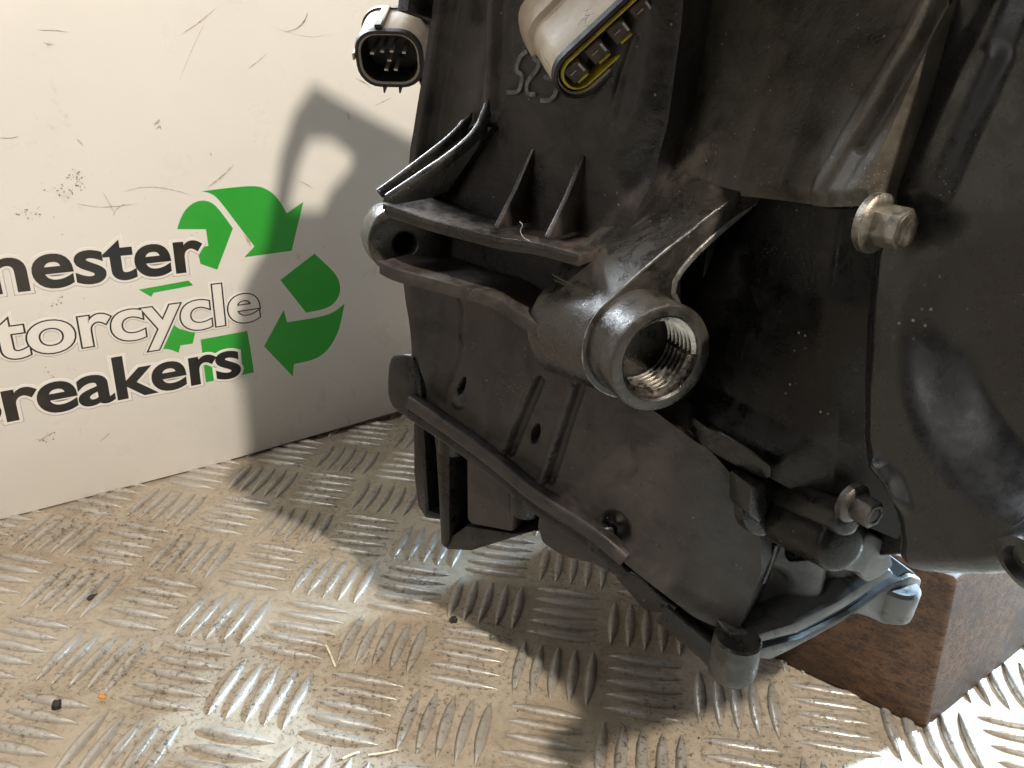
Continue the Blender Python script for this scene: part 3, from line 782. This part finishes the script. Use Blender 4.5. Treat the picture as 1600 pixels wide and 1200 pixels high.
# ---- lower tubes (bolt bosses) along A
def bossline(nm, x0, y0, x1, y1, m_, r, mat):
    p0 = Mp(x0, y0, m_); p1 = Mp(x1, y1, m_); ax = (p1-p0)
    L = ax.length
    return lathe(nm, p0, ax, [(0, r*.9), (.6, r), (L-2.2, r), (L-1.2, r*.96), (L-.4, r*.84), (L, r*.62)], mat, eng, 36)
bossline('bolt_boss', 1202, 796, 1322, 852, -66, 6.8, 'black')
bossline('bolt_boss', 1210, 768, 1330, 814, -64, 3.8, 'sump')
bm = prism_bm([Qp(x_, y_, 78+(x_-1110)*.18) for x_, y_ in [(1108, 680), (1122, 672), (1166, 698), (1209, 728), (1208, 748), (1196, 753), (1150, 730), (1107, 705)]], -A*9); bevel(bm, 1.6, 3); finish('cast_ridge', bm, 'sump', eng)
bm = prism_bm([Qp(x_, y_, 94) for x_, y_ in [(1172, 758), (1199, 756), (1202, 800), (1190, 822), (1170, 806)]], -A*8); bevel(bm, 1.0, 2); finish('cast_tab', bm, 'sump', eng)
lathe('boss_collar', Mp(1192, 790, -59), Mp(1325, 852, -60)-Mp(1202, 796, -60), [(-2.4, 6.2), (-1.8, 7.0), (1.4, 7.0), (2.0, 6.2)], 'sump', eng, 36)
# bolts
bolt('bolt', Qp(1364, 348, 113), A+U*.5, 6.6, 5.2, 5.4, 'bolt', eng, rot=.35)
bolt('bolt', Qp(1330, 784, 121), A+U*.25, 5.2, 4.4, 4.2, 'boltblack', eng, rot=.1, dish=True)
# ---- sump corner at the bottom right, faces A
def qprism(nm, px, q, dep_, mat='sump', bev=.8, sm=0):
    pts = [Qp(x_, y_, q) for x_, y_ in px]
    if sm: pts = smooth_poly(pts, sm, True)
    return prism(nm, pts, -A*dep_, mat, eng, bev, 2)
# concave sump side
sb = [Qp(1135, 1000, 84), Qp(1200, 990, 86), Qp(1300, 950, 88), Qp(1395, 896, 88)]
st_ = [Qp(1150, 870, 70), Qp(1200, 850, 78), Qp(1280, 860, 84), Qp(1350, 850, 88)]
def ss_h(p, u_, v_, P):
    h = 5.5*sst(.55, 0, v_)*0
    h -= 5.0*math.exp(-((p.x-1225)/42)**2)*sst(0, .25, v_)
    h -= 4.5*math.exp(-((p.x-(1300-.3*(p.y-930)))/15)**2)
    h += 3.0*math.exp(-((p.x-1270)/22)**2)*sst(0, .3, v_)
    h -= 5.5*(1-sst(.10, .34, v_))*0.4
    h -= 4.0*(1-sst(8, 30, segdist(p, V2([(1135, 940), (1170, 938), (1222, 922)]))))
    h += .3*noise.noise(P*.07)
    return h*ES
patch('sump_side', sb, st_, [sb[0], st_[0]], [sb[-1], st_[-1]], 90, 60, 'alloy', eng, A, ss_h, None, -A*16)
sweep('sump_crease', smooth_poly([Qp(x_, y_, 83) for x_, y_ in [(1206, 846), (1198, 875), (1186, 905)]], 2), rsect(1.2, 2.0, .4), 'sump', eng, A)
# upper lip, gap, lower lip
qprism('flange_lip', [(1140, 988), (1185, 992), (1240, 975), (1310, 940), (1372, 898), (1392, 890), (1398, 898), (1320, 950), (1245, 990), (1186, 1005), (1145, 1004)], 92, 20, 'alloy', .6)
qprism('gasket_line', [(1160, 1006), (1190, 1004), (1250, 988), (1325, 948), (1420, 890), (1430, 896), (1330, 958), (1255, 996), (1192, 1014)], 90, 18, 'dark', .1)
qprism('lower_lip', [(1150, 1014), (1188, 1014), (1250, 998), (1330, 958), (1395, 912), (1425, 900), (1442, 906), (1432, 945), (1415, 966), (1385, 978), (1360, 966), (1338, 960), (1300, 982), (1240, 1015), (1205, 1032), (1180, 1030), (1165, 1040)], 92, 16, 'alloy', .9)
pc = Qp(1150, 1012, 92)
lathe('corner_boss', pc, -KZ, [(-3.4, 5.6), (-2.8, 6.1), (5, 6.2), (7.6, 6.0), (8.6, 5.2), (8.8, 4.6), (9.6, 4.5), (10.2, 3.6)], 'greybody', eng, 36)
lathe('corner_boss', Qp(1402, 920, 90), -KZ-A*.05, [(-2, 5.2), (-1, 6.0), (6, 6.0), (8, 5.8), (8.8, 4.8), (9.4, 4.2)], 'alloy', eng, 36)
# pale tab next to the cover foot
qprism('cover_foot', [(1314, 872), (1334, 848), (1362, 834), (1386, 846), (1398, 884), (1378, 902), (1356, 912), (1342, 896), (1318, 892)], 112, 10, 'alloy', .9)

# paint-pen marks on the wall
def mark(pxs):
    pts = smooth_poly([Dp(770+x_*.1875, y_*.1875, 1.2) for x_, y_ in pxs], 2)
    sweep('paint_mark', pts, [(.5, 0), (.35, .04), (-.35, .04), (-.5, 0)], 'chalk', eng, N)
mark([(285, 425), (235, 460), (205, 520), (190, 595), (245, 620), (238, 690), (215, 770), (115, 770)])
mark([(335, 480), (395, 530), (345, 610), (275, 690), (285, 790), (355, 785)])
mark([(425, 640), (540, 672), (525, 780), (480, 838), (395, 838)])

# ------------------------------------------------------------------ wiring connectors
def srect(c, ex, ey, hx, hy, r, n=6):
    out = []
    for sx_, sy_, a0 in ((1, 1, 0), (-1, 1, 90), (-1, -1, 180), (1, -1, 270)):
        for i in range(n+1):
            a_ = math.radians(a0+90*i/n); out.append(c+ex*(sx_*(hx-r)+r*math.cos(a_))+ey*(sy_*(hy-r)+r*math.sin(a_)))
    return out
def box(bm, c, ex, ey, ez, hx, hy, hz):
    vs_ = [bm.verts.new(c+ex*hx*i+ey*hy*j+ez*hz*k) for i in (-1, 1) for j in (-1, 1) for k in (-1, 1)]
    for f in ((0, 1, 3, 2), (4, 6, 7, 5), (0, 4, 5, 1), (2, 3, 7, 6), (0, 2, 6, 4), (1, 5, 7, 3)): bm.faces.new([vs_[i] for i in f])
    return bm
CB = -CF
# small round-cornered connector beside the engine
c = depth(608, 93, 232); ax = (CD*.70+CB*.71-CR*.05).normalized(); ex = (CR-ax*CR.dot(ax)).normalized(); ey = ax.cross(ex)
if ey.dot(-CD) < 0: ey = -ey
con = thing('wiring_connector', 'small beige six pin wiring connector hanging beside the engine edge', 'connector', c)
bm = loft_bm([srect(c-ax*k, ex, ey, hx, hy, r) for k, hx, hy, r in ((0, 9.6, 8.0, 6.2), (.6, 10.0, 8.4, 6.4), (17, 10.4, 8.8, 6.5), (17.4, 9.6, 8, 6), (17.4, 5, 4, 3))] , False, True)
loft_bm([srect(c-ax*k, ex, ey, hx, hy, r) for k, hx, hy, r in ((0, 9.6, 8.0, 6.2), (0, 8.7, 7.1, 5.6), (.5, 8.4, 6.9, 5.4))], False, False, True, bm)
finish('shell', bm, 'beige', con)
bm = loft_bm([srect(c-ax*k, ex, ey, hx, hy, r) for k, hx, hy, r in ((.5, 8.4, 6.9, 5.4), (10, 8.0, 6.5, 5.2))], False, True)
finish('cavity', bm, 'dark', con)
bm = loft_bm([srect(c-ax*k, ex, ey, hx, hy, r) for k, hx, hy, r in ((-.25, 9.0, 7.4, 5.7), (-.25, 9.9, 8.3, 6.4), (1.1, 10.25, 8.65, 6.6), (1.1, 9.9, 8.3, 6.4))], False, False)
finish('rim_seal', bm, 'dark', con)
bm = loft_bm([srect(c-ax*k, ex, ey, hx, hy, r) for k, hx, hy, r in ((16.0, 10.3, 8.7, 6.5), (15.8, 10.95, 9.3, 6.9), (17.6, 10.95, 9.3, 6.9), (17.9, 10.0, 8.4, 6.4))], False, False)
finish('rear_seal', bm, 'dark', con)
for px_, py_ in ((-4.9, 1.6), (-1.9, 2.2), (1.0, 2.3), (4.6, 2.0), (-1.3, -3.2), (1.6, -3.1), (0, -.4)):
    finish('pin', box(bmesh.new(), c+ex*px_+ey*py_-ax*4.6, ex, ey, ax, .55, .30, 4.4), 'pin', con)
bm = box(bmesh.new(), c-ax*9+ey*9.1-ex*2.4, ex, ey, ax, 1.2, .55, 8.0); bevel(bm, .25, 2); finish('latch', bm, 'beige', con)
bm = box(bmesh.new(), c-ax*2.6+ey*9.3-ex*2.4, ex, ey, ax, 1.0, .5, 2.0); bevel(bm, .15, 1); finish('latch_window', bm, 'dark', con)
for k in (-1, 1): 
    bm = box(bmesh.new(), c-ax*1.0-ey*8.9+ex*2.4*k, ex, ey, ax, .22, .9, 2.0); finish('rib', bm, 'dark', con)
bm = box(bmesh.new(), c-ax*6-ex*10.4+ey*1, ex, ey, ax, .35, 1.0, 7.0); bevel(bm, .15, 1); finish('rib', bm, 'beige', con)
for k in (-5.0, -.2, 4.6):
    lathe('wire_boot', c-ax*17+ex*k+ey*2, -ax+ey*.5, [(-1, 2.0), (0, 1.9), (1.6, 1.4), (7, 1.3)], 'beige', con, 20)
# bracket that carries it on the engine edge
prism('connector_bracket', [depth(x_, y_, 236) for x_, y_ in [(640, 14), (672, -4), (700, -20), (700, 30), (668, 34), (646, 22)]], CF*3, 'black', eng, .6)
prism('connector_bracket', [depth(x_, y_, 238) for x_, y_ in [(652, 120), (664, 104), (676, 96), (668, 150), (660, 140)]], CF*3, 'black', eng, .6)

# large connector with yellow seal
c = depth(972, 52, 168)
Lx = (CR*.74-CD*.56+CB*.37).normalized(); ax = (CD*.70+CR*.34+CB*.62); ax = (ax-Lx*ax.dot(Lx)).normalized(); Wy = ax.cross(Lx).normalized()
if Wy.dot(-CD) < 0: Wy = -Wy
big = thing('wiring_connector', 'large beige multi-way connector block with yellow rubber seal on top of the engine', 'connector', c)
HX, HY, RR = 16.5, 4.9, 4.6
def SR(k, gx, gy, n=8): return srect(c-ax*k, Lx, Wy, HX+gx, HY+gy, min(RR+gy, HY+gy-.02), n)
bm = loft_bm([SR(.0, .9, .9), SR(.8, 1.2, 1.2), SR(7, 1.4, 1.4), SR(15, 1.4, 1.8), SR(15.5, 2.6, 3.0), SR(30, 2.6, 3.4), SR(30.5, 1.5, 2)], False, True)
loft_bm([SR(0, .9, .9), SR(0, .1, .1), SR(.6, 0, 0)], False, False, True, bm)
finish('shell', bm, 'beige', big)
bm = loft_bm([SR(-.5, .35, .35), SR(-.9, .8, .8), SR(-.4, 1.35, 1.35), SR(1.0, 1.5, 1.5)], False, False); finish('rim', bm, 'dark', big)
bm = loft_bm([SR(.4, .2, .2), SR(5, .1, .1)], False, True); finish('cavity', bm, 'dark', big)
bm = loft_bm([SR(.3, -.5, -.5), SR(-.1, -.75, -.75), SR(-.1, -1.15, -1.15), SR(3, -1.2, -1.2)], False, False); finish('yellow_seal', bm, 'yellow', big)
for k in range(5):
    p = c+Lx*(-12.3+6.1*k)
    bm = box(bmesh.new(), p-ax*2.4+Wy*.3, Lx, Wy, ax, 2.2, 2.4, 2.0); bevel(bm, .3, 1); finish('terminal_block', bm, 'brownpl', big)
    bm = box(bmesh.new(), p-ax*.55-Wy*1.9+Lx*.2, Lx, Wy, ax, 1.5, .28, .6); bevel(bm, .1, 1); finish('seal_tongue', bm, 'yellow', big)
    bm = box(bmesh.new(), p-ax*1.2+Wy*.9+Lx*1.5, Lx, Wy, ax, .25, 1.2, 1.6); finish('terminal', bm, 'pin', big)
    bm = box(bmesh.new(), p-ax*.3+Wy*.9-Lx*.6, Lx, Wy, ax, .8, .12, .25); finish('terminal', bm, 'pin', big)
bm = box(bmesh.new(), c-Wy*6.0-ax*.4-Lx*8.5, Lx, Wy, ax, 4.0, .45, .7); bevel(bm, .25, 2); finish('locking_tab', bm, 'beige', big)

# ------------------------------------------------------------------ loose bits on the plate
def lump(name, px, r, mat, label, cat, flatk=.6, seed=0, stretch=1.0, ang=0.0):
    bm = bmesh.new(); bmesh.ops.create_icosphere(bm, subdivisions=2, radius=1)
    p = Zp(px[0], px[1], r*flatk*.6)
    for v in bm.verts:
        k = 1+.45*noise.noise(v.co*1.6+Vector((seed*3.1, 0, 0)))
        v.co = Vector((v.co.x*r*stretch*k, v.co.y*r*k, v.co.z*r*flatk*k))
    bmesh.ops.rotate(bm, verts=bm.verts, matrix=Matrix.Rotation(ang, 3, 'Z'))
    for v in bm.verts: v.co += p
    return tag(finish(name, bm, mat, None, angle=30), label, cat)
lump('debris_lump', (89, 1101), 1.7, 'grit', 'small black lump of grime on a tread bar at the lower left', 'debris', .8, 1)
lump('debris_lump', (709, 968), 1.6, 'grit', 'small black lump of grime on the plate below the engine rib', 'debris', .7, 2)
lump('debris_lump', (146, 932), 1.5, 'grit', 'flat black crumb of grime beside the left tread bars', 'debris', .4, 3, 1.7, .8)
lump('plastic_chip', (159, 1088), .95, 'orange', 'tiny orange plastic chip on the lower left plate', 'chip', .5, 4, 1.8, -.3)
def shred(px, w, label):
    pts = smooth_poly([Zp(x_, y_, .5) for x_, y_ in px], 2)
    return tag(sweep('pale_shred', pts, rsect(w, .3, .1), 'paleshred', None, KZ), label, 'shred')
shred([(509, 1008), (516, 1022), (524, 1042)], .7, 'thin pale straw of plastic lying upright between tread bars')
shred([(535, 1186), (552, 1178), (562, 1176)], .7, 'short pale plastic shred near the bottom edge')
shred([(575, 1180), (600, 1177), (622, 1172)], .6, 'long pale plastic shred near the bottom edge')
hp = smooth_poly([Dp(x_, y_, 21) for x_, y_ in [(812, 346), (818, 352), (812, 360), (818, 372), (828, 376)]], 3)
tag(sweep('stray_hair', hp, rsect(.16, .16, .06), 'hair', None, N), 'fine curled pale hair stuck on the lug shelf', 'hair')
bm = bmesh.new(); rnd = random.Random(3)
for _ in range(900):
    x_, y_ = rnd.uniform(0, 1500), rnd.uniform(700, 1200)
    p = Zp(x_, y_, 0.15); r = rnd.choice((.18, .22, .3, .42))
    vs_ = [bm.verts.new(p+Vector((rnd.uniform(-r, r), rnd.uniform(-r, r), rnd.uniform(-.1, r*.9)))) for _ in range(4)]
    for f in ((0, 1, 2), (0, 1, 3), (0, 2, 3), (1, 2, 3)): bm.faces.new([vs_[i] for i in f])
g = finish('grit', bm, 'grit', None, smooth=False); g['kind'] = 'stuff'; g['label'] = 'fine black grit scattered over the tread plate'; g['category'] = 'grit'
